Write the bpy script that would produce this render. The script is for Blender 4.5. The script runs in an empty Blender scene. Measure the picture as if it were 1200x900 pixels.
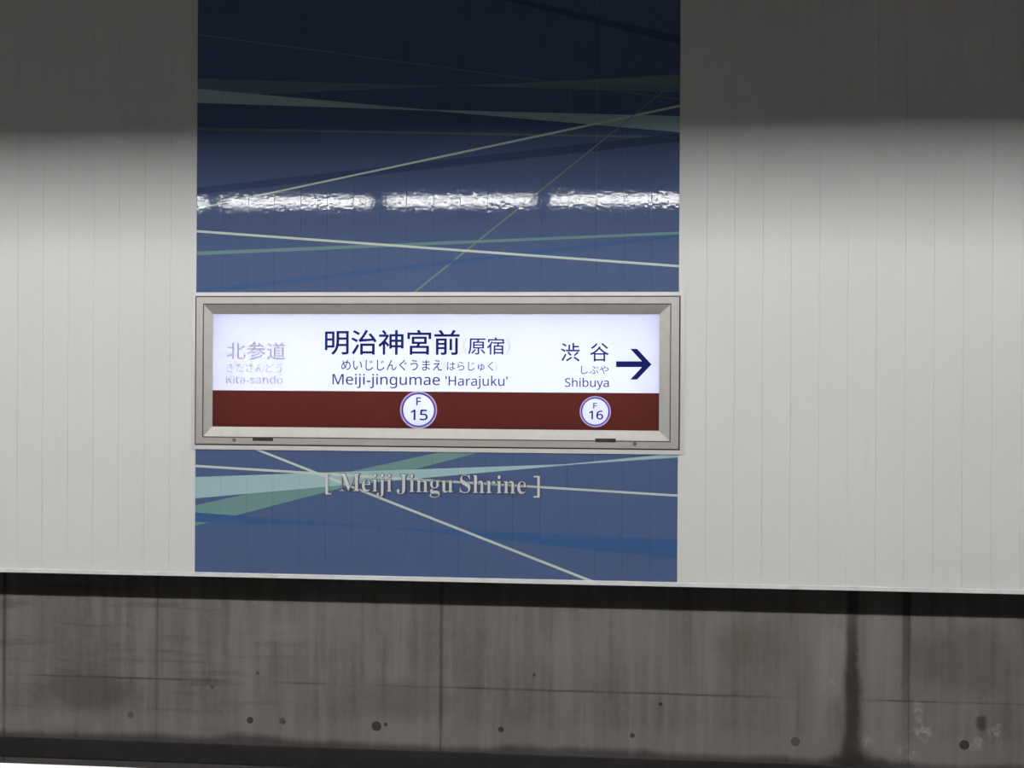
import bpy, bmesh, math, random
from mathutils import Vector, Matrix
random.seed(7)
C = bpy.context.scene.collection
SC = bpy.context.scene

# ------------------------------------------------------------------ camera, world, exposure
# world: x runs along the wall, y towards it, z up; the lens stands at the origin,
# the platform floor is 1.6 m below it and the cladding 3.9 m in front of it
YAW, PITCH, ROLL, FPX = 0.08005, -0.00172, 0.00595, 1200.0
fwd = Vector((-math.sin(YAW)*math.cos(PITCH), math.cos(YAW)*math.cos(PITCH), math.sin(PITCH)))
rgt = Vector((math.cos(YAW), math.sin(YAW), 0)); up = rgt.cross(fwd)
r2 = math.cos(ROLL)*rgt + math.sin(ROLL)*up
u2 = -math.sin(ROLL)*rgt + math.cos(ROLL)*up
cam = bpy.data.objects.new('camera', bpy.data.cameras.new('camera')); C.objects.link(cam)
cam.matrix_world = Matrix((r2, u2, -fwd)).transposed().to_4x4()
cam.data.sensor_width = 36; cam.data.lens = 36*FPX/1200; cam.data.clip_start = 0.02
SC.camera = cam
w = bpy.data.worlds.new('world'); SC.world = w; w.use_nodes = True
w.node_tree.nodes['Background'].inputs[0].default_value = (0.9, 0.92, 1, 1)
w.node_tree.nodes['Background'].inputs[1].default_value = 0.02
SC.view_settings.view_transform = 'Standard'; SC.view_settings.look = 'None'
SC.view_settings.gamma = 1; SC.view_settings.use_curve_mapping = False
SC.view_settings.exposure = 0.0
LAMP = 78.0          # radiance of the tube lights
SIGN = 8.3           # radiance of the light box's back plate

WALL, CONC, FLOOR, BED = 3.9, 4.15, -1.6, -2.7
def at(px, py, y=WALL):
    d = (px-600)/FPX*r2 - (py-450)/FPX*u2 + fwd
    return d.x*y/d.y, d.z*y/d.y

# ------------------------------------------------------------------ node helpers
class NT:
    def __init__(s, name):
        s.m = bpy.data.materials.new(name); s.m.use_nodes = True
        s.t = s.m.node_tree; s.b = s.t.nodes['Principled BSDF']; s.out = s.t.nodes['Material Output']
    def n(s, kind, **kw):
        x = s.t.nodes.new(kind)
        for k, v in kw.items(): setattr(x, k, v)
        return x
    def put(s, sock, v):
        if isinstance(v, bpy.types.NodeSocket): s.t.links.new(v, sock)
        else: sock.default_value = v
    def math(s, op, a, b=0.0, c=0.0, clamp=False):
        x = s.n('ShaderNodeMath', operation=op, use_clamp=clamp)
        s.put(x.inputs[0], a); s.put(x.inputs[1], b); s.put(x.inputs[2], c)
        return x.outputs[0]
    def mix(s, f, a, b, mode='MIX'):
        x = s.n('ShaderNodeMix', data_type='RGBA', blend_type=mode)
        s.put(x.inputs[0], f); s.put(x.inputs[6], a); s.put(x.inputs[7], b)
        return x.outputs[2]
    def pos(s):
        g = s.n('ShaderNodeNewGeometry'); q = s.n('ShaderNodeSeparateXYZ')
        s.t.links.new(g.outputs['Position'], q.inputs[0])
        return g.outputs['Position'], q.outputs[0], q.outputs[2]
    def noise(s, vec, scale, detail=3, rough=0.5, stretch=(1, 1, 1), off=(0, 0, 0)):
        m = s.n('ShaderNodeMapping'); s.put(m.inputs[0], vec)
        m.inputs['Scale'].default_value = stretch; m.inputs['Location'].default_value = off
        x = s.n('ShaderNodeTexNoise'); s.put(x.inputs['Vector'], m.outputs[0])
        x.inputs['Scale'].default_value = scale; x.inputs['Detail'].default_value = detail
        x.inputs['Roughness'].default_value = rough
        return x.outputs[0]
    def ramp(s, v, lo, hi, a=0.0, b=1.0):
        x = s.n('ShaderNodeMapRange', interpolation_type='SMOOTHSTEP'); s.put(x.inputs[0], v)
        x.inputs[1].default_value = lo; x.inputs[2].default_value = hi
        x.inputs[3].default_value = a; x.inputs[4].default_value = b
        return x.outputs[0]
    def bump(s, h, strength, dist, target='Normal'):
        x = s.n('ShaderNodeBump'); x.inputs['Strength'].default_value = strength
        x.inputs['Distance'].default_value = dist; s.put(x.inputs['Height'], h)
        s.put(s.b.inputs[target], x.outputs[0]); return x.outputs[0]
    def set(s, **kw):
        for k, v in kw.items(): s.put(s.b.inputs[k.replace('_', ' ')], v)
        return s
def col(r, g, b): return (r, g, b, 1)

def plain(name, c, rough=0.5, metal=0.0, vary=0.06, scale=18):
    t = NT(name); p, x, z = t.pos()
    n = t.noise(p, scale, 4)
    t.set(Base_Color=t.mix(t.ramp(n, .3, .7), col(*[v*(1-vary) for v in c]), col(*[min(1, v*(1+vary)) for v in c])),
          Roughness=rough, Metallic=metal)
    return t.m

# white cladding
t = NT('white_cladding'); p, x, z = t.pos()
n1 = t.noise(p, 1.3, 3); n2 = t.noise(p, 60, 2)
scuff = t.ramp(t.noise(p, 3, 5, .6, (6, 1, .6)), .55, .8)
c = t.mix(n1, col(.70, .705, .70), col(.76, .765, .755))
c = t.mix(t.math('MULTIPLY', scuff, .10), c, col(.5, .49, .47))
t.set(Base_Color=c, Roughness=t.math('ADD', .40, t.math('MULTIPLY', n1, .08)), Specular_IOR_Level=.3)
t.bump(n2, .04, .0004)
M_WHITE = t.m

M_TRIM = plain('painted_trim', (.78, .78, .77), .4)
M_ALU = plain('anodised_aluminium', (.43, .415, .392), .50, .6, .03, 40)
M_FLANGE = plain('flange_aluminium', (.66, .655, .645), .45, .2, .03)
M_DARK = plain('black_gap', (.02, .02, .022), .6)
M_SCREW = plain('screw_steel', (.16, .155, .15), .4, .6)
M_DUCT = plain('black_duct_plastic', (.020, .019, .022), .55, 0, .2)
M_LETTER = plain('satin_steel_letter', (.76, .77, .79), .42, .4, .03)
M_LETTER_SHADE = plain('letter_shadow_outline', (.05, .055, .07), .5)  # dark colour standing in for the shadow outline around the raised letters
M_DOOR = plain('white_door_paint', (.80, .82, .82), .35)
M_CEIL = plain('ceiling_board', (.34, .325, .31), .8)
M_TRACKCEIL = plain('grey_ceiling_over_track', (.17, .135, .115), .85)
M_BULK = plain('grey_bulkhead', (.14, .11, .10), .8)
M_FLOORM = plain('platform_tile', (.34, .335, .33), .45)
M_BED = plain('dark_ballastless_trackbed', (.06, .057, .054), .9)
M_HOUS = plain('lamp_housing', (.35, .35, .35), .5)

# concrete with form marks, run-off stains and lime blooms
t = NT('stained_concrete'); p, x, z = t.pos()
big = t.noise(p, 1.6, 5, .6); fine = t.noise(p, 45, 5, .65)
streak = t.noise(p, 1.0, 5, .6, (22, 1, 1.3)); hstreak = t.noise(p, 1.0, 5, .6, (2.2, 1, 26))
c = t.mix(t.ramp(big, .32, .68), col(.150, .142, .129), col(.214, .204, .187))
c = t.mix(t.ramp(streak, .45, .68), c, t.mix(.5, c, col(.26, .252, .238)))
c = t.mix(t.math('MULTIPLY', t.ramp(streak, .47, .30), .45), c, col(.09, .083, .075))
leftside = t.ramp(x, -.9, -1.6)
c = t.mix(t.math('MULTIPLY', t.math('MULTIPLY', t.ramp(hstreak, .52, .7), leftside), .5), c, col(.07, .063, .062))
c = t.mix(t.math('MULTIPLY', t.ramp(fine, .35, .75), .35), c, col(.22, .212, .2))
def blob(px, py, rx, rz, jag=.35, sc=9):
    X, Z = at(px, py, CONC)
    dx = t.math('DIVIDE', t.math('SUBTRACT', x, X), rx); dz = t.math('DIVIDE', t.math('SUBTRACT', z, Z), rz)
    d = t.math('SQRT', t.math('ADD', t.math('MULTIPLY', dx, dx), t.math('MULTIPLY', dz, dz)))
    d = t.math('ADD', d, t.math('MULTIPLY', t.math('SUBTRACT', t.noise(p, sc, 4, .7, (1, 1, 1), (px*.1, 0, py*.1)), .5), jag*4))
    return t.ramp(d, 1.15, .35)
# rusty damp patch at the left
c = t.mix(t.math('MULTIPLY', blob(100, 810, .28, .11), .5), c, col(.075, .055, .056))
c = t.mix(t.math('MULTIPLY', blob(470, 820, .22, .10), .45), c, col(.10, .082, .07))
c = t.mix(t.math('MULTIPLY', blob(330, 742, .12, .05), .35), c, col(.25, .25, .25))
c = t.mix(t.math('MULTIPLY', blob(1130, 775, .28, .16), .45), c, col(.095, .088, .070))
c = t.mix(t.math('MULTIPLY', blob(880, 760, .16, .13), .35), c, col(.11, .10, .078))
# paler flank and the black run-off streak
c = t.mix(t.math('MULTIPLY', blob(978, 770, .07, .26, .3), .55), c, col(.30, .29, .265))
c = t.mix(t.math('MULTIPLY', blob(1035, 770, .10, .3, .3), .35), c, col(.25, .24, .215))
SX, _ = at(999, 770, CONC)
wob = t.math('MULTIPLY', t.math('SUBTRACT', t.noise(p, 8, 6, .75, (1, 1, .7)), .5), .06)
dist = t.math('ABSOLUTE', t.math('SUBTRACT', t.math('ADD', x, wob), SX))
wide = t.math('ADD', t.ramp(z, -1.34, -1.58, .019, .046), t.math('MULTIPLY', t.ramp(z, -1.0, -1.25), .007))
st = t.ramp(t.math('DIVIDE', dist, wide), 1.9, .45)
SX2, _ = at(1065, 770, CONC)
d2 = t.math('ABSOLUTE', t.math('SUBTRACT', t.math('ADD', x, t.math('MULTIPLY', wob, .3)), SX2-.010))
c = t.mix(t.math('MULTIPLY', t.ramp(d2, .026, .008), t.ramp(z, -1.45, -1.0, .25, .72)), c, col(.055, .05, .045))
# seam stains
for q, a_ in ((5, .6), (184, .35), (517, .45)):
    XX, _ = at(q, 780, CONC)
    dd = t.math('ABSOLUTE', t.math('SUBTRACT', x, XX))
    c = t.mix(t.math('MULTIPLY', t.ramp(dd, .014, .003), a_), c, col(.06, .055, .052))
hz = t.math('ABSOLUTE', t.math('ADD', t.math('ADD', z, 1.249), t.math('MULTIPLY', wob, .15)))
c = t.mix(t.math('MULTIPLY', t.math('MULTIPLY', t.ramp(hz, .007, .001), t.ramp(t.noise(p, 2.2, 3, .5, (1, 1, .2)), .42, .6)), .6), c, col(.05, .045, .042))
# lime blooms
for q in ((1076, 832, .022, .05), (1082, 858, .055, .04), (1062, 882, .05, .045), (1168, 858, .035, .05), (1145, 872, .05, .03), (975, 800, .018, .012), (1012, 868, .05, .03)):
    c = t.mix(t.math('MULTIPLY', t.math('MULTIPLY', blob(*q, .45, 22), t.ramp(fine, .40, .72)), .75), c, col(.40, .39, .38))
c = t.mix(t.math('MULTIPLY', blob(1150, 848, .03, .035, .4, 20), .75), c, col(.045, .038, .03))
c = t.mix(t.math('MULTIPLY', blob(1005, 896, .13, .07, .35, 9), .8), c, col(.04, .037, .036))
# pale scum band and black grime above the duct
zz = t.math('ADD', z, t.math('MULTIPLY', t.math('SUBTRACT', t.noise(p, 3, 4, .6, (1, 1, .3)), .5), .08))
sc_ = t.math('MULTIPLY', t.ramp(zz, -1.36, -1.43), t.ramp(zz, -1.50, -1.46))
c = t.mix(t.math('MULTIPLY', sc_, .40), c, col(.235, .225, .205))
c = t.mix(t.math('MULTIPLY', t.ramp(zz, -1.468, -1.505), .75), c, col(.045, .042, .045))
c = t.mix(t.math('MULTIPLY', st, t.ramp(z, -.8, -1.15, .62, .88)), c, col(.035, .030, .026))
t.set(Base_Color=c, Roughness=.85, Specular_IOR_Level=.25)
t.bump(t.math('ADD', fine, t.math('MULTIPLY', streak, .6)), .35, .004)
M_CONC = t.m

# printed mural: every streak lies between two straight edges that may cross
t = NT('glossy_blue_print'); p, x, z = t.pos()
c = col(.086, .126, .258)
c = t.mix(t.math('MULTIPLY', t.noise(p, 1.1, 2), .25), c, col(.072, .130, .280))
lower = t.math('LESS_THAN', z, .04); upper = t.math('GREATER_THAN', z, .04)
TEAL = col(.37, .55, .585); GREEN = col(.17, .31, .30); OLIVE = col(.20, .30, .24)
DBLUE = col(.046, .118, .285); CREAM = col(.62, .70, .62); NAVY = col(.045, .068, .165)
def line(a, b):
    (x0, z0), (x1, z1) = at(*a), at(*b); k = (z1-z0)/(x1-x0)
    return t.math('SUBTRACT', z, t.math('MULTIPLY_ADD', x, k, z0-k*x0))
def band(a, b, c1, d1, colour, gate, f=1.0):
    global c
    m = t.math('LESS_THAN', t.math('MULTIPLY', line(a, b), line(c1, d1)), 0.0)
    c = t.mix(t.math('MULTIPLY', t.math('MULTIPLY', m, gate), f), c, colour)
def stroke(a, b, h0, h1, colour, gate, f=1.0):       # thin line, h in pixels at either end
    band((a[0], a[1]-h0/2), (b[0], b[1]-h1/2), (a[0], a[1]+h0/2), (b[0], b[1]+h1/2), colour, gate, f)
# above the sign
band((589, -6), (797, 42), (589, 0), (797, 52), NAVY, upper, .8)
band((231, 92), (564, 101.5), (231, 114), (564, 99), GREEN, upper, .5)
band((564, 100.5), (797, 87), (564, 100), (797, 100), OLIVE, t.math('MULTIPLY', upper, t.math('GREATER_THAN', x, at(564, 100)[0])), .5)
band((231, 104), (500, 128.5), (231, 120.5), (500, 129.5), TEAL, t.math('MULTIPLY', upper, t.math('LESS_THAN', x, at(506, 129)[0])))
band((500, 128.5), (797, 136), (500, 129.2), (797, 155), TEAL, t.math('MULTIPLY', upper, t.math('GREATER_THAN', x, at(494, 129)[0])))
stroke((244, 42), (756, 111), 1.4, 1.4, OLIVE, upper, .5)
stroke((231, 151), (797, 161), 3, 2.2, OLIVE, upper, .55)
band((231, 220), (797, 156), (231, 228), (797, 166), NAVY, upper, .75)
stroke((231, 244.5), (797, 124), 2.0, 2.8, CREAM, upper)
stroke((785, 101), (490, 339), 1.6, 2.8, OLIVE, t.math('MULTIPLY', upper, t.math('LESS_THAN', z, 1.14)), .8)
band((231, 339), (797, 274), (231, 345), (797, 278), DBLUE, upper, .8)
stroke((231, 297), (797, 273), 4.2, 3, GREEN, upper, .9)
stroke((231, 271), (797, 312), 2.8, 2.8, CREAM, upper, .95)
# below it
band((229, 592), (515, 530), (229, 616), (563, 530), GREEN, lower)
band((229, 559), (673, 543.6), (229, 584), (673, 544.4), TEAL, t.math('MULTIPLY', lower, t.math('LESS_THAN', x, at(673, 544)[0])))
band((665, 543.8), (795, 531), (665, 544.8), (795, 536), TEAL, t.math('MULTIPLY', lower, t.math('GREATER_THAN', x, at(665, 544)[0])))
band((229, 600.5), (454, 617.6), (229, 611.5), (454, 618.6), DBLUE, t.math('MULTIPLY', lower, t.math('LESS_THAN', x, at(456, 618)[0])))
band((454, 617.6), (793, 632), (454, 618.6), (793, 655), DBLUE, t.math('MULTIPLY', lower, t.math('GREATER_THAN', x, at(452, 618)[0])))
stroke((229, 546), (793, 580.7), 2.8, 2.6, CREAM, lower, .9)
stroke((299, 526), (688, 679), 2.8, 3.2, CREAM, lower, .95)
t.set(Base_Color=c, Roughness=.6, Specular_IOR_Level=.08)
t.b.inputs['Coat Weight'].default_value = .40
t.b.inputs['Coat Roughness'].default_value = .028
t.bump(t.noise(p, 85, 2, .5), .15, .0008, 'Coat Normal')
M_MURAL = t.m
M_MURALEDGE = plain('blue_backing', (.05, .07, .14), .5)

# light box face: translucent acrylic and inks
def translucent(name, trans, diff, gloss=.06, rough=.25):
    t = NT(name); nt = t.t
    a = t.n('ShaderNodeBsdfTranslucent'); a.inputs[0].default_value = col(*trans)
    b = t.n('ShaderNodeBsdfDiffuse'); b.inputs[0].default_value = col(*diff)
    g = t.n('ShaderNodeBsdfGlossy'); g.inputs['Roughness'].default_value = rough
    s1 = t.n('ShaderNodeAddShader'); nt.links.new(a.outputs[0], s1.inputs[0]); nt.links.new(b.outputs[0], s1.inputs[1])
    s2 = t.n('ShaderNodeMixShader'); f = t.n('ShaderNodeFresnel'); f.inputs[0].default_value = 1.4
    nt.links.new(f.outputs[0], s2.inputs[0]); nt.links.new(s1.outputs[0], s2.inputs[1]); nt.links.new(g.outputs[0], s2.inputs[2])
    nt.links.new(s2.outputs[0], t.out.inputs[0]); nt.nodes.remove(t.b)
    return t.m
M_ACRY = translucent('opal_white_acrylic', (.36, .37, .42), (.3, .3, .32))
M_BROWN = translucent('brown_film', (.085, .0105, .006), (.055, .010, .007))
def ink(name, c):
    t = NT(name); t.set(Base_Color=col(*c), Roughness=.6, Specular_IOR_Level=.1); return t.m
M_INK = ink('navy_bloom_ink', (.006, .012, .14))  # navy also carries the blue bloom of the lit panel
M_INK2 = ink('blue_bloom_ink', (.010, .022, .12))  # dark blue, with the panel's bloom mixed into the ink colour
M_PALE = ink('pale_grey_ink', (.56, .54, .70))
M_RING = ink('violet_ring_ink', (.10, .075, .42))
M_RINGP = ink('pale_violet_ring', (.62, .50, .90))
def emit(name, c, s):
    t = NT(name); t.b.inputs['Base Color'].default_value = (.8, .8, .8, 1)
    t.b.inputs['Emission Color'].default_value = col(*c); t.b.inputs['Emission Strength'].default_value = s
    return t.m
M_TUBE = emit('lit_tube', (1.0, .992, .975), LAMP)
M_PLATE = emit('lit_back_plate', (.86, .88, 1.0), SIGN)

# ------------------------------------------------------------------ mesh helpers
def mesh_of(verts, faces, name='mesh', smooth=False):
    me = bpy.data.meshes.new(name); me.from_pydata(verts, [], faces); me.update()
    bm = bmesh.new(); bm.from_mesh(me); bmesh.ops.recalc_face_normals(bm, faces=bm.faces); bm.to_mesh(me); bm.free()
    if smooth: me.polygons.foreach_set('use_smooth', [True]*len(me.polygons))
    return me
def link(name, me, mat, parent=None, loc=None):
    o = bpy.data.objects.new(name, me); C.objects.link(o)
    if mat is not None and not me.materials: me.materials.append(mat)
    if loc: o.location = loc
    if parent is not None: o.parent = parent
    return o
def box_data(x0, x1, y0, y1, z0, z1, b=0.0):
    bm = bmesh.new(); bmesh.ops.create_cube(bm, size=1)
    for v in bm.verts:
        v.co = Vector(((x0+x1)/2+v.co.x*(x1-x0), (y0+y1)/2+v.co.y*(y1-y0), (z0+z1)/2+v.co.z*(z1-z0)))
    if b: bmesh.ops.bevel(bm, geom=list(bm.edges), offset=b, segments=2, affect='EDGES', profile=.6)
    me = bpy.data.meshes.new('box'); bm.to_mesh(me); bm.free(); return me
def box(name, x0, x1, y0, y1, z0, z1, mat, parent=None, b=0.0):
    return link(name, box_data(x0, x1, y0, y1, z0, z1, b), mat, parent)
def join(parts):
    vs, fs = [], []
    for me in parts:
        k = len(vs); vs += [v.co[:] for v in me.vertices]; fs += [[k+i for i in f.vertices] for f in me.polygons]
    return mesh_of(vs, fs)
def struct(o): o['kind'] = 'structure'; return o
def tag(o, label, cat, group=None):
    o['label'] = label; o['category'] = cat
    if group: o['group'] = group
    return o
def empty(name, loc=(0, 0, 0)):
    o = bpy.data.objects.new(name, None); C.objects.link(o); o.location = loc; o.empty_display_size = .1; return o
def disc_data(r, y0, y1, seg=24, r_in=0.0, ch=0.0):
    vs, fs = [], []
    prof = [(r, y1), (r, y0+ch), (r-ch, y0)] + ([(r_in, y0), (r_in, y1)] if r_in else [])
    for i in range(seg):
        a = 2*math.pi*i/seg
        for q, yy in prof: vs.append((q*math.cos(a), yy, q*math.sin(a)))
    n = len(prof)
    for i in range(seg):
        j = (i+1) % seg
        for k in range(n-1): fs.append((i*n+k, i*n+k+1, j*n+k+1, j*n+k))
        if r_in: fs.append((i*n+n-1, i*n, j*n, j*n+n-1))
    if not r_in:
        fs.append([i*n+n-1 for i in range(seg)]); fs.append([i*n for i in range(seg)][::-1])
    return mesh_of(vs, fs)

# ------------------------------------------------------------------ cladding and concrete
PITCHW = .104; MX0, MX1 = -1.5557, .3163
CB, CT = -.7505, 2.2                        # cladding bottom above the trim, top at the ceiling
SY = at(514, 436)                           # inside of the sign
def plank_data(wd, z0, z1, gap=.0002, ch=.0006, dep=.006):
    h = wd/2-gap
    pr = [(-h, dep), (-h, ch), (-h+ch, 0), (h-ch, 0), (h, ch), (h, dep)]
    vs = [(a, b, z0) for a, b in pr]+[(a, b, z1) for a, b in pr]; n = len(pr)
    fs = [(i, i+1, n+i+1, n+i) for i in range(n-1)]+[(n-1, 0, n, 2*n-1), list(range(n)), list(range(n, 2*n))]
    return mesh_of(vs, fs, 'plank')
def plank(name, me, xc, mat, parent):
    o = link(name, me, mat, parent, (xc, WALL, 0)); o.rotation_euler.z = math.radians(random.gauss(0, .10))
    o.location.y += abs(random.gauss(0, .00015)); return o

EX = 3.5; Lw, Rw = MX0-PITCHW*30, MX1+PITCHW*28
backing = join([box_data(Lw, MX0, WALL+.0062, WALL+.02, CB, CT), box_data(MX1, Rw, WALL+.0062, WALL+.02, CB, CT),
                box_data(MX0, MX1, WALL+.0062, WALL+.02, .325, CT), box_data(MX0, MX1, WALL+.0062, WALL+.02, CB, -.252)])
wall = struct(link('wall_back', backing, M_WHITE))
wp = plank_data(PITCHW, CB, CT)
for k in range(30): plank('cladding_plank', wp, MX0-PITCHW*(k+.5), M_WHITE, wall)
for k in range(28): plank('cladding_plank', wp, MX1+PITCHW*(k+.5), M_WHITE, wall)

mural = empty('wall_mural', ((MX0+MX1)/2, WALL, CB))
tag(mural, 'glossy blue printed mural strip with pale crossing streaks between the white wall panels', 'mural')
up_me, lo_me = plank_data(PITCHW, .325, CT, .00015, .0004), plank_data(PITCHW, CB, -.252, .00015, .0004)
for k in range(18):
    for me in (up_me, lo_me):
        o = plank('mural_plank', me, MX0+PITCHW*(k+.5), M_MURAL, None)
        o.parent = mural; o.location -= mural.location

# hem under the cladding
struct(link('trim_1', join([box_data(Lw, Rw, WALL-.007, WALL+.022, -.7667, -.7525), box_data(Lw, Rw, WALL-.001, WALL+.02, -.7525, -.7505)]), M_TRIM))

base = struct(box('wall_lower', Lw-EX, Rw+EX, CONC+.006, CONC+.25, BED, CT, M_CONC))
seams = [Lw-EX, -4.34, -3.1, at(5, 780, CONC)[0], at(184, 780, CONC)[0], at(517, 780, CONC)[0], at(1065, 780, CONC)[0], 2.48, 3.1, Rw+EX]
def slab(x0, x1, z0, z1, ch=.0014, cz=.0007):
    g = .0003
    return mesh_of([(x0+g, CONC+.008, z0+g), (x1-g, CONC+.008, z0+g), (x1-g, CONC+.008, z1-g), (x0+g, CONC+.008, z1-g),
                    (x0+g, CONC+ch, z0+g), (x1-g, CONC+ch, z0+g), (x1-g, CONC+ch, z1-g), (x0+g, CONC+ch, z1-g),
                    (x0+ch, CONC, z0+cz), (x1-ch, CONC, z0+cz), (x1-ch, CONC, z1-cz), (x0+ch, CONC, z1-cz)],
                   [(0, 1, 5, 4), (1, 2, 6, 5), (2, 3, 7, 6), (3, 0, 4, 7), (4, 5, 9, 8), (5, 6, 10, 9), (6, 7, 11, 10), (7, 4, 8, 11), (8, 9, 10, 11), (0, 3, 2, 1)], 'slab')
for a, b in zip(seams, seams[1:]):
    for z0, z1 in ((BED, -1.249), (-1.249, CT)):
        o = link('concrete_panel', slab(a, b, z0, z1), M_CONC, base)
M_PLUG = plain('dark_mortar', (.05, .045, .043), .9, 0, .25, 60)
M_PLUG2 = plain('grey_mortar', (.095, .09, .082), .9, 0, .25, 60)
for px, py, r, m in ((153, 838, .013, M_PLUG2), (293, 844, .014, M_PLUG), (331, 845, .014, M_PLUG2), (441, 851, .020, M_PLUG), (452, 849, .008, M_PLUG),
                     (587, 855, .012, M_PLUG), (741, 862, .010, M_PLUG), (932, 869, .018, M_PLUG2), (1130, 873, .019, M_PLUG), (774, 825, .008, M_PLUG), (626, 791, .006, M_PLUG), (249, 805, .009, M_PLUG2), (302, 789, .008, M_PLUG2)):
    X, Z = at(px, py, CONC)
    link('tie_hole_plug', disc_data(r, -.0012, .001, 20, 0, .001), m, base, (X, CONC, Z))

ZD = at(0, 863, CONC-.008)[1], at(0, 886, CONC-.008)[1]
tag(box('rubber_strip', Lw-EX, Rw+EX, CONC-.008, CONC-.0002, ZD[1], ZD[0], M_DUCT, None, .003),
    'long black rubber strip running along the foot of the stained concrete wall', 'strip')

# ------------------------------------------------------------------ rest of the station (lights the view)
struct(box('floor', Lw-EX, Rw+EX, -4.0, .9, FLOOR-.3, FLOOR, M_FLOORM))
struct(box('floor_track', Lw-EX, Rw+EX, .9, CONC+.006, BED-.2, BED, M_BED))
struct(box('wall_platform_edge', Lw-EX, Rw+EX, .8, .9, BED, FLOOR-.3, M_BED))
struct(box('ceiling', Lw-EX, Rw+EX, -4.0, .65, 1.5, 1.6, M_CEIL))
struct(box('ceiling_over_track', Lw-EX, Rw+EX, .65, CONC+.25, CT, CT+.1, M_TRACKCEIL))
struct(box('trim_2', Lw-EX, Rw+EX, .65, .70, 1.296, CT, M_BULK))
struct(box('wall_front', Lw-EX, Rw+EX, -4.1, -4.0, FLOOR, 1.5, M_FLOORM))

# tube lights
L0 = at(443, 232)[0]*(3.8+3.9)/3.9
LAMPS = {-1: 'white tube light mirrored at the left edge of the mural as a short bright spot',
         0: 'white tube light mirrored as the leftmost long bright dash in the mural',
         1: 'white tube light mirrored as the middle bright dash above the station sign',
         2: 'white tube light mirrored as the rightmost bright dash in the mural',
         -2: 'white ceiling tube light next beyond the one mirrored at the mural left edge',
         -3: 'white ceiling tube light second beyond the one mirrored at the mural left edge',
         -4: 'white ceiling tube light at the far left end of the row',
         3: 'white ceiling tube light next beyond the one mirrored as rightmost dash',
         4: 'white ceiling tube light second beyond the one mirrored as rightmost dash',
         5: 'white ceiling tube light at the far right end of the row'}
first = None
for k in range(-4, 6):
    xg = L0+1.257*(k-.5)
    if xg-.6 < Lw-EX or xg+.6 > Rw+EX: continue
    if first is None:
        r = empty('ceiling_light'); tag(r, 'white tube light reflected as a bright dash in the glossy mural', 'light', 'tube lights in a row above the platform edge')
        h = box('housing', -.62, .62, -.05, .05, .045, .11, M_HOUS, r, .004)
        e = box('end_cap', -.615, -.575, -.03, .03, -.035, .045, M_HOUS, r, .004)
        e2 = box('end_cap', .575, .615, -.03, .03, -.035, .045, M_HOUS, r, .004)
        tb = box('tube', -.57, .57, -.025, .025, -.038, .042, M_TUBE, r, .012)
        first = [r, h, e, e2, tb]; r.location = (xg, .1, 1.387)
    else:
        q = first[0].copy(); C.objects.link(q); q.location = (xg, .1, 1.387)
        for ch in first[1:]:
            d = ch.copy(); C.objects.link(d); d.parent = q
    lamp = r if k == -4 else q
    lamp['label'] = LAMPS[k]

# platform screen door: only the far edge of its top shows at the lower left
yE, zE = .769, None
zE = at(0, 892, .769)[1]
door = empty('platform_screen_door', (0, .66, FLOOR))
tag(door, 'white top rail of the low platform door at the lower left corner', 'platform door')
def child(o, p): o.parent = p; o.location -= p.location; return o
child(box('top_rail', Lw, Rw, .58, .769, zE-.07, zE, M_DOOR, None, .004), door)
child(box('bottom_rail', Lw, Rw, .60, .75, FLOOR, FLOOR+.15, M_DOOR, None, .004), door)
pn = box_data(-.70, .70, .63, .72, FLOOR+.15, zE-.07, .004)
for k in range(-2, 3):
    child(link('door_panel', pn, M_DOOR, None, (k*1.405, 0, 0)), door)

# ------------------------------------------------------------------ the station sign
sign = empty('station_sign', (at(514, 436)[0], WALL, -.18))
tag(sign, 'backlit white and brown station name sign in a silver frame on the blue mural', 'sign')
OFF = sign.location.copy()
def put(name, me, mat, parent=sign, label=None):
    me.transform(Matrix.Translation(-OFF)); o = link(name, me, mat, parent)
    if label: o['label'] = label
    return o
YF, YFACE, YP = WALL-.008, WALL-.018, WALL-.009     # flange, frame face and display planes
def rect(xl, yt, xr, yb, y):                        # xl,yt,xr,yb: pixel averages measured on each side
    a = at(xl, (yt+yb)/2, y)[0]; b = at(xr, (yt+yb)/2, y)[0]
    cx = (xl+xr)/2
    return a, b, at(cx, yb, y)[1], at(cx, yt, y)[1], y
def shift(rc, y): return rc[0], rc[1], rc[2], rc[3], y
R0 = rect(224, 342.3, 801.5, 529.6, YF)
R1 = rect(228.6, 346.7, 797.2, 524.6, YF)
R2 = rect(229.8, 348.0, 795.6, 523.0, YFACE)
R3 = rect(237.4, 355.6, 786.2, 515.4, YFACE)
R4 = rect(238.6, 356.8, 785.2, 514.2, YFACE)
R5 = rect(249.2, 368.2, 772.6, 502.3, YP)
SIDES = {'top': (3, 0, 1), 'bottom': (2, 0, 1), 'left': (0, 2, 3), 'right': (1, 2, 3)}
def corners(rc):
    xl, xr, zb, zt, y = rc
    return {'tl': (xl, y, zt), 'tr': (xr, y, zt), 'br': (xr, y, zb), 'bl': (xl, y, zb)}
def side(stations, s):
    a, b = {'top': ('tl', 'tr'), 'bottom': ('bl', 'br'), 'left': ('tl', 'bl'), 'right': ('tr', 'br')}[s]
    vs = [];
    for rc in stations: q = corners(rc); vs += [q[a], q[b]]
    n = len(stations)
    fs = [(2*i, 2*i+1, 2*((i+1) % n)+1, 2*((i+1) % n)) for i in range(n)]
    fs += [[2*i for i in range(n)], [2*i+1 for i in range(n)][::-1]]
    return mesh_of(vs, fs, 'rail')
for s in SIDES:
    put('flange', side([shift(R0, WALL-.0004), R0, R1, shift(R1, WALL+.006)], s), M_FLANGE)
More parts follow.
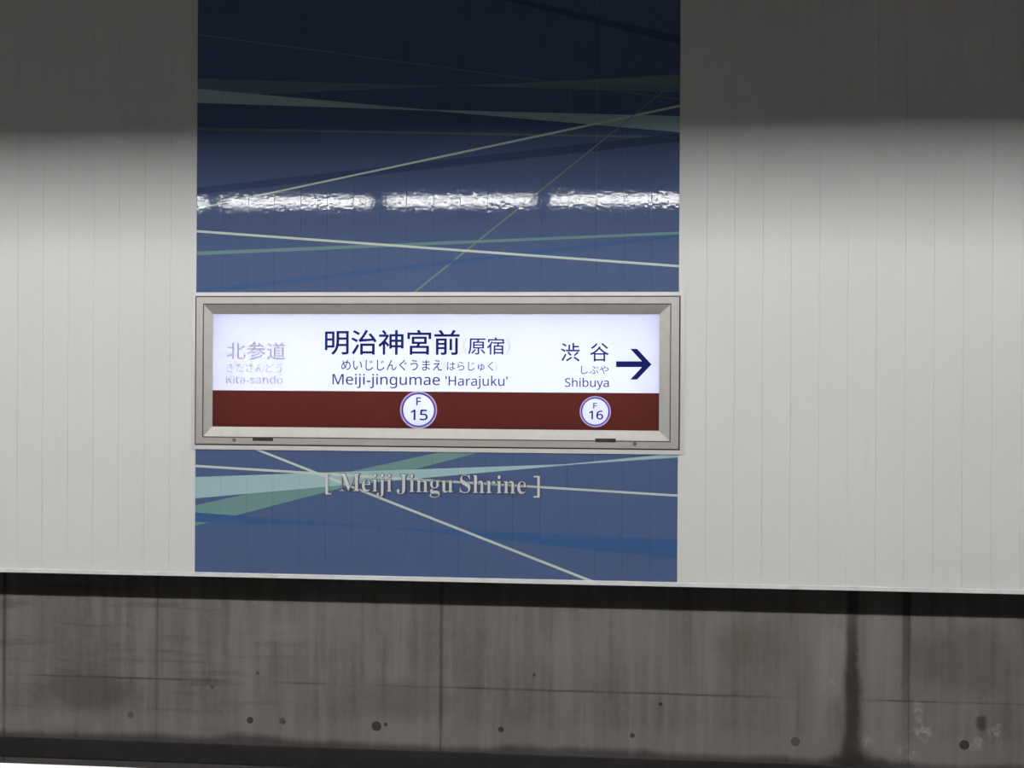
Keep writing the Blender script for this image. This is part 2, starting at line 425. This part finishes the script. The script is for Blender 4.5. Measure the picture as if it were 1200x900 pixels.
for s in SIDES:
    put('frame_rail', side([shift(R2, WALL), R2, R3, shift(R3, WALL)], s), M_ALU)
for s in SIDES:
    put('bezel', side([shift(R4, WALL), R4, R5, shift(R5, WALL+.002)], s), M_ALU)
# dark gaps behind the two joints
gap = []
for s in SIDES:
    gap.append(side([shift(R1, YF+.004), shift(R2, YF+.004), shift(R2, YF+.006), shift(R1, YF+.006)], s))
    gap.append(side([shift(R3, YFACE+.003), shift(R4, YFACE+.003), shift(R4, YFACE+.005), shift(R3, YFACE+.005)], s))
put('gasket', join(gap), M_DARK)
# light box behind the display
bx0, bx1, bz0, bz1 = R5[0], R5[1], R5[2], R5[3]
depth = WALL+.10
boxm = join([box_data(bx0-.02, bx0-.012, WALL+.004, depth, bz0-.02, bz1+.02), box_data(bx1+.012, bx1+.02, WALL+.004, depth, bz0-.02, bz1+.02),
             box_data(bx0-.02, bx1+.02, WALL+.004, depth, bz1+.012, bz1+.02), box_data(bx0-.02, bx1+.02, WALL+.004, depth, bz0-.02, bz0-.012),
             box_data(bx0-.02, bx1+.02, depth, depth+.006, bz0-.02, bz1+.02)])
put('light_box', boxm, M_TRIM)
put('lamp_plate', box_data(bx0+.01, bx1-.01, WALL+.062, WALL+.066, bz0+.01, bz1-.01), M_PLATE)
# the display: white upper field, brown band
ZB = at(511, 459, YP)[1]
disp = put('display_panel', box_data(bx0-.003, bx1+.003, YP, YP+.003, bz0-.003, bz1+.003), M_ACRY)
BADGES = ((490.5, 480.4, 22.2), (697.6, 482.4, 18.2))
bm = bmesh.new(); yb = YP-.0004; kpx = YP/FPX*.997
def loop(pts):
    v = [bm.verts.new((a, yb, b)) for a, b in pts]
    for i in range(len(v)): bm.edges.new((v[i], v[(i+1) % len(v)]))
loop([(bx0, bz0), (bx1, bz0), (bx1, ZB), (bx0, ZB)])
for px, py, r in BADGES:
    X, Z = at(px, py, YP)
    loop([(X+r*.99*kpx*math.cos(a), min(ZB-.0003, Z+r*.99*kpx*math.sin(a))) for a in [math.tau*i/48 for i in range(48)]])
bmesh.ops.triangle_fill(bm, edges=bm.edges[:], use_beauty=True, normal=(0, -1, 0))
bme = bpy.data.meshes.new('brown'); bm.to_mesh(bme); bm.free()
band_ = disp
put('brown_band', bme, M_BROWN, disp)
YT = YP-.0006

def text_mesh(s, offset=0.0, extrude=0.0, bevel=0.0, res=6):
    cu = bpy.data.curves.new('txt', 'FONT'); cu.body = s; cu.offset = offset; cu.extrude = extrude
    cu.bevel_depth = bevel; cu.resolution_u = res; cu.bevel_resolution = 1
    if extrude == 0: cu.fill_mode = 'FRONT'
    o = bpy.data.objects.new('txt', cu); C.objects.link(o); bpy.context.view_layer.update()
    me = bpy.data.meshes.new_from_object(o.evaluated_get(bpy.context.evaluated_depsgraph_get()))
    bpy.data.objects.remove(o); bpy.data.curves.remove(cu); me.materials.clear(); return me
def ext(me):
    xs = [v.co.x for v in me.vertices]; ys = [v.co.y for v in me.vertices]; return min(xs), max(xs), min(ys), max(ys)
def lay(me, x0, x1, z0, z1, e, y, dy=1.0):     # map the flat text from its box e onto the sign
    sx = (x1-x0)/(e[1]-e[0]); sz = (z1-z0)/(e[3]-e[2])
    for v in me.vertices: v.co = ((v.co.x-e[0])*sx+x0, y-v.co.z*dy, (v.co.y-e[2])*sz+z0)
def sans(s):      # humanist sans glyphs
    o = ''
    for ch in s:
        if 'A' <= ch <= 'Z': ch = chr(0x1D5A0+ord(ch)-65)
        elif 'a' <= ch <= 'z': ch = chr(0x1D5BA+ord(ch)-97)
        elif '0' <= ch <= '9': ch = chr(0x1D7E2+ord(ch)-48)
        o += ch
    return o
def fatten(me, d):
    if not d: return me
    out = []
    for i, (a, b) in enumerate(((0, 0), (-d, 0), (d, 0), (0, -d), (0, d), (-.7*d, -.7*d), (.7*d, .7*d), (-.7*d, .7*d), (.7*d, -.7*d))):
        m = me.copy(); m.transform(Matrix.Translation((a, b, i*1e-5))); out.append(m)
    k = join_raw(out); return k
def join_raw(parts):
    vs, fs = [], []
    for me in parts:
        k = len(vs); vs += [v.co[:] for v in me.vertices]; fs += [[k+i for i in f.vertices] for f in me.polygons]
    m = bpy.data.meshes.new('print'); m.from_pydata(vs, [], fs); m.update(); return m
def print_text(name, s, px0, px1, pt, pb, mat, parent, offset=0.0, latin=False, capref='H', y=None):
    y = YT if y is None else y
    if latin: s = sans(s)
    me = fatten(text_mesh(s), offset); e = list(ext(me))
    if latin: q = ext(text_mesh(sans(capref))); e[2], e[3] = q[2]-offset, q[3]+offset
    cx = (px0+px1)/2
    x0, x1 = at(px0, (pt+pb)/2, y)[0], at(px1, (pt+pb)/2, y)[0]
    z1, z0 = at(cx, pt, y)[1], at(cx, pb, y)[1]
    lay(me, x0, x1, z0, z1, e, y)
    return put(name, me, mat, parent)
P = print_text
P('main_station_name', '明治神宮前', 380.8, 538.7, 386.5, 416, M_INK, disp, .011)
P('bracket', '〈', 542, 547, 396, 415, M_PALE, disp)
P('station_name_in_brackets', '原宿', 548.5, 591, 395.3, 415.5, M_INK, disp, .006)
P('bracket', '〉', 593.5, 598.5, 396, 415, M_PALE, disp)
P('main_station_reading', 'めいじじんぐうまえ', 400, 518, 421.5, 434.3, M_INK2, disp, .004)
P('reading_bracket', '(', 519.5, 522.3, 423.5, 435.8, M_PALE, disp)
P('bracketed_reading', 'はらじゅく', 523.8, 578, 423.8, 434.6, M_INK2, disp)
P('reading_bracket', ')', 579.5, 582.3, 423.5, 435.8, M_PALE, disp)
P('romanised_name', 'Meiji-jingumae', 389.6, 515.5, 438.6, 450.9, M_INK2, disp, .003, True)
P('romanised_name_in_quotes', "'Harajuku'", 522, 594.7, 441, 452, M_INK2, disp, .002, True)
P('previous_station_name', '北参道', 265.5, 334.8, 400.8, 421.5, M_PALE, disp, .004)
P('previous_station_reading', 'きたさんどう', 265.5, 330.5, 426, 436.3, M_PALE, disp, .002)
P('previous_station_romanised', 'Kita-sando', 265, 331.4, 440.4, 449.6, M_PALE, disp, .004, True)
P('next_station_name', '渋', 657.3, 679.3, 402, 423.6, M_INK, disp, .006)
P('next_station_name', '谷', 691.5, 713.5, 402, 423.6, M_INK, disp, .006)
P('next_station_reading', 'しぶや', 681, 713, 428.6, 438.4, M_INK2, disp)
P('next_station_romanised', 'Shibuya', 662, 713.5, 443.4, 453.4, M_INK2, disp, .003, True)
def poly_print(name, pts, mat, parent, y=None, th=.0004):
    y = YT if y is None else y
    n = len(pts); q = [at(a, b, y) for a, b in pts]
    vs = [(a, y, b) for a, b in q]+[(a, y+th, b) for a, b in q]
    fs = [list(range(n)), list(range(n, 2*n))[::-1]]+[(i, (i+1) % n, n+(i+1) % n, n+i) for i in range(n)]
    return put(name, mesh_of(vs, fs), mat, parent)
poly_print('direction_arrow', [(722, 423.4), (752.2, 423.4), (738.6, 408.8), (746.6, 408.8), (763.5, 427),
                               (746.6, 444.8), (738.6, 444.8), (752.2, 430.2), (722, 430.2)], M_INK, disp)
def badge(px, py, r, num, fr, nr):
    X, Z = at(px, py, YP); k = YP/FPX/1.0*.997
    for nm, m, ro, ri in (('badge_rim', M_RINGP, 1.0, .925), ('badge_ring', M_RING, .925, .835)):
        me = disc_data(r*ro*k, 0, .0005, 48, r*ri*k); me.transform(Matrix.Translation((X, YP-.0010, Z)))
        put(nm, me, m, disp)
    P('badge_letter', 'F', *fr, M_INK2, band_, .012, True, 'F', y=YP-.0018)
    P('badge_number', num, *nr, M_INK, band_, .014, True, '1', y=YP-.0018)
badge(*BADGES[0], '15', (487.8, 493.4, 465.6, 475), (481.2, 501.2, 480, 492.4))
badge(*BADGES[1], '16', (695.2, 699.8, 472.2, 478.6), (690.2, 706.8, 481.3, 491.5))
# screws and latch slots in the lower frame face
for a, b, c1, d1 in ((296, 320, 515.6, 518.4), (697.5, 721.5, 516.9, 520.0)):
    y = YFACE-.0003; x0, z1 = at(a, c1-3.2, y); x1, z0 = at(b, d1-1.4, y)
    put('latch_slot', box_data(x0, x1, y, y+.002, z0, z1, .0006), M_DARK)
for a, b in ((274.5, 515.6), (744, 520.4)):
    X, Z = at(a, b, YFACE); me = disc_data(.0075, -.0012, .002, 20, 0, .0008); me.transform(Matrix.Translation((X, YFACE, Z)))
    put('screw', me, M_SCREW)

# ------------------------------------------------------------------ raised metal lettering
lt = empty('raised_lettering', (at(507, 578)[0], WALL, at(507, 578)[1]))
tag(lt, 'raised silver serif lettering naming the shrine in square brackets under the station sign', 'lettering')
OFF2 = lt.location.copy()
def bold(ch): return chr(0x1D400+ord(ch)-65) if ch.isupper() else chr(0x1D41A+ord(ch)-97)
TH = 0.0; FRONT = WALL-.009
H0 = ext(text_mesh(bold('M'), TH))
def solid_glyph(s, dx, dy, depth=.1):
    """flat glyph drawn in a little along its outline, then given thickness"""
    bm = bmesh.new(); bm.from_mesh(text_mesh(s, 0, 0, 0, 5)); bmesh.ops.remove_doubles(bm, verts=bm.verts, dist=1e-5)
    mv = {}
    for v in bm.verts:
        n = Vector((0, 0))
        for e in v.link_edges:
            if len(e.link_faces) == 1:
                a, b = e.verts; d = (b.co-a.co).to_2d(); m = ((a.co+b.co)/2).to_2d()
                if d.length < 1e-7: continue
                q = Vector((-d.y, d.x)).normalized()
                if q.dot(e.link_faces[0].calc_center_median().to_2d()-m) < 0: q = -q
                n += q
        if n.length > 1e-4:
            n = n.normalized(); mv[v] = Vector((n.x*dx, n.y*dy, 0))
    for v, d in mv.items(): v.co += d
    for v in bm.verts: v.co.z = depth/2
    g = bmesh.ops.extrude_face_region(bm, geom=bm.faces[:])
    for v in g['geom']:
        if isinstance(v, bmesh.types.BMVert): v.co.z = -depth/2
    bmesh.ops.recalc_face_normals(bm, faces=bm.faces)
    me = bpy.data.meshes.new('glyph'); bm.to_mesh(me); bm.free(); return me
def word(s, px0, px1):
    full = ext(text_mesh(''.join(map(bold, s)), TH))
    x0, _ = at(px0, 570, FRONT); x1, _ = at(px1, 570, FRONT)
    zc = at(507, 577.0, FRONT)[1]; cap = (577.0-556.0)*FRONT/FPX
    sx = (x1-x0)/(full[1]-full[0]); sz = cap/(H0[3]-H0[2])
    for i, ch in enumerate(s):
        pre = ext(text_mesh(''.join(map(bold, s[:i+1])), TH)); one = text_mesh(bold(ch), TH, .0001, .0)
        one_e = ext(one); dx = pre[1]-one_e[1]
        cu = solid_glyph(bold(ch), .017, .005)
        vs = cu.vertices; zmax = max(v.co.z for v in vs)
        for v in vs:
            v.co = ((v.co.x+dx-full[0])*sx+x0-OFF2.x, FRONT+(zmax-v.co.z)*.078-OFF2.y, (v.co.y-H0[2])*sz+zc-OFF2.z)
        cu.update()
        bm = bmesh.new(); bm.from_mesh(cu); bmesh.ops.recalc_face_normals(bm, faces=bm.faces); bm.to_mesh(cu); bm.free()
        lo = link('letter', cu, M_LETTER, lt)
        shade = fatten(text_mesh(bold(ch), TH), .014)  # wider dark sheet behind the glyph paints the shade around it
        for v in shade.vertices:
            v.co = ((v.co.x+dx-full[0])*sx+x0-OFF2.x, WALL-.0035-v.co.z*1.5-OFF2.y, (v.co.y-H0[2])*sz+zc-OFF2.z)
        link('letter_shade', shade, M_LETTER_SHADE, lo)
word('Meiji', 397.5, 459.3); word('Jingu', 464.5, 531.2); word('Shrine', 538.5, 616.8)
def brack(px0, px1, mirror):
    y = FRONT; x0 = at(px0, 568, y)[0]; x1 = at(px1, 568, y)[0]
    zt, zb = at(507, 556.3, y)[1], at(507, 581.3, y)[1]; tv, th = .009, .005
    if mirror: x0, x1, tv = x1, x0, -tv
    o = [(x0, zb), (x1, zb), (x1, zb+th), (x0+tv, zb+th), (x0+tv, zt-th), (x1, zt-th), (x1, zt), (x0, zt)]
    n = len(o)
    vs = [(a-OFF2.x, y-OFF2.y, b-OFF2.z) for a, b in o]+[(a-OFF2.x, WALL-.0003-OFF2.y, b-OFF2.z) for a, b in o]
    me = mesh_of(vs, [list(range(n)), list(range(n, 2*n))[::-1]]+[(i, (i+1) % n, n+(i+1) % n, n+i) for i in range(n)])
    link('square_bracket', me, M_LETTER, lt)
brack(381.5, 388, False); brack(625.3, 632.5, True)
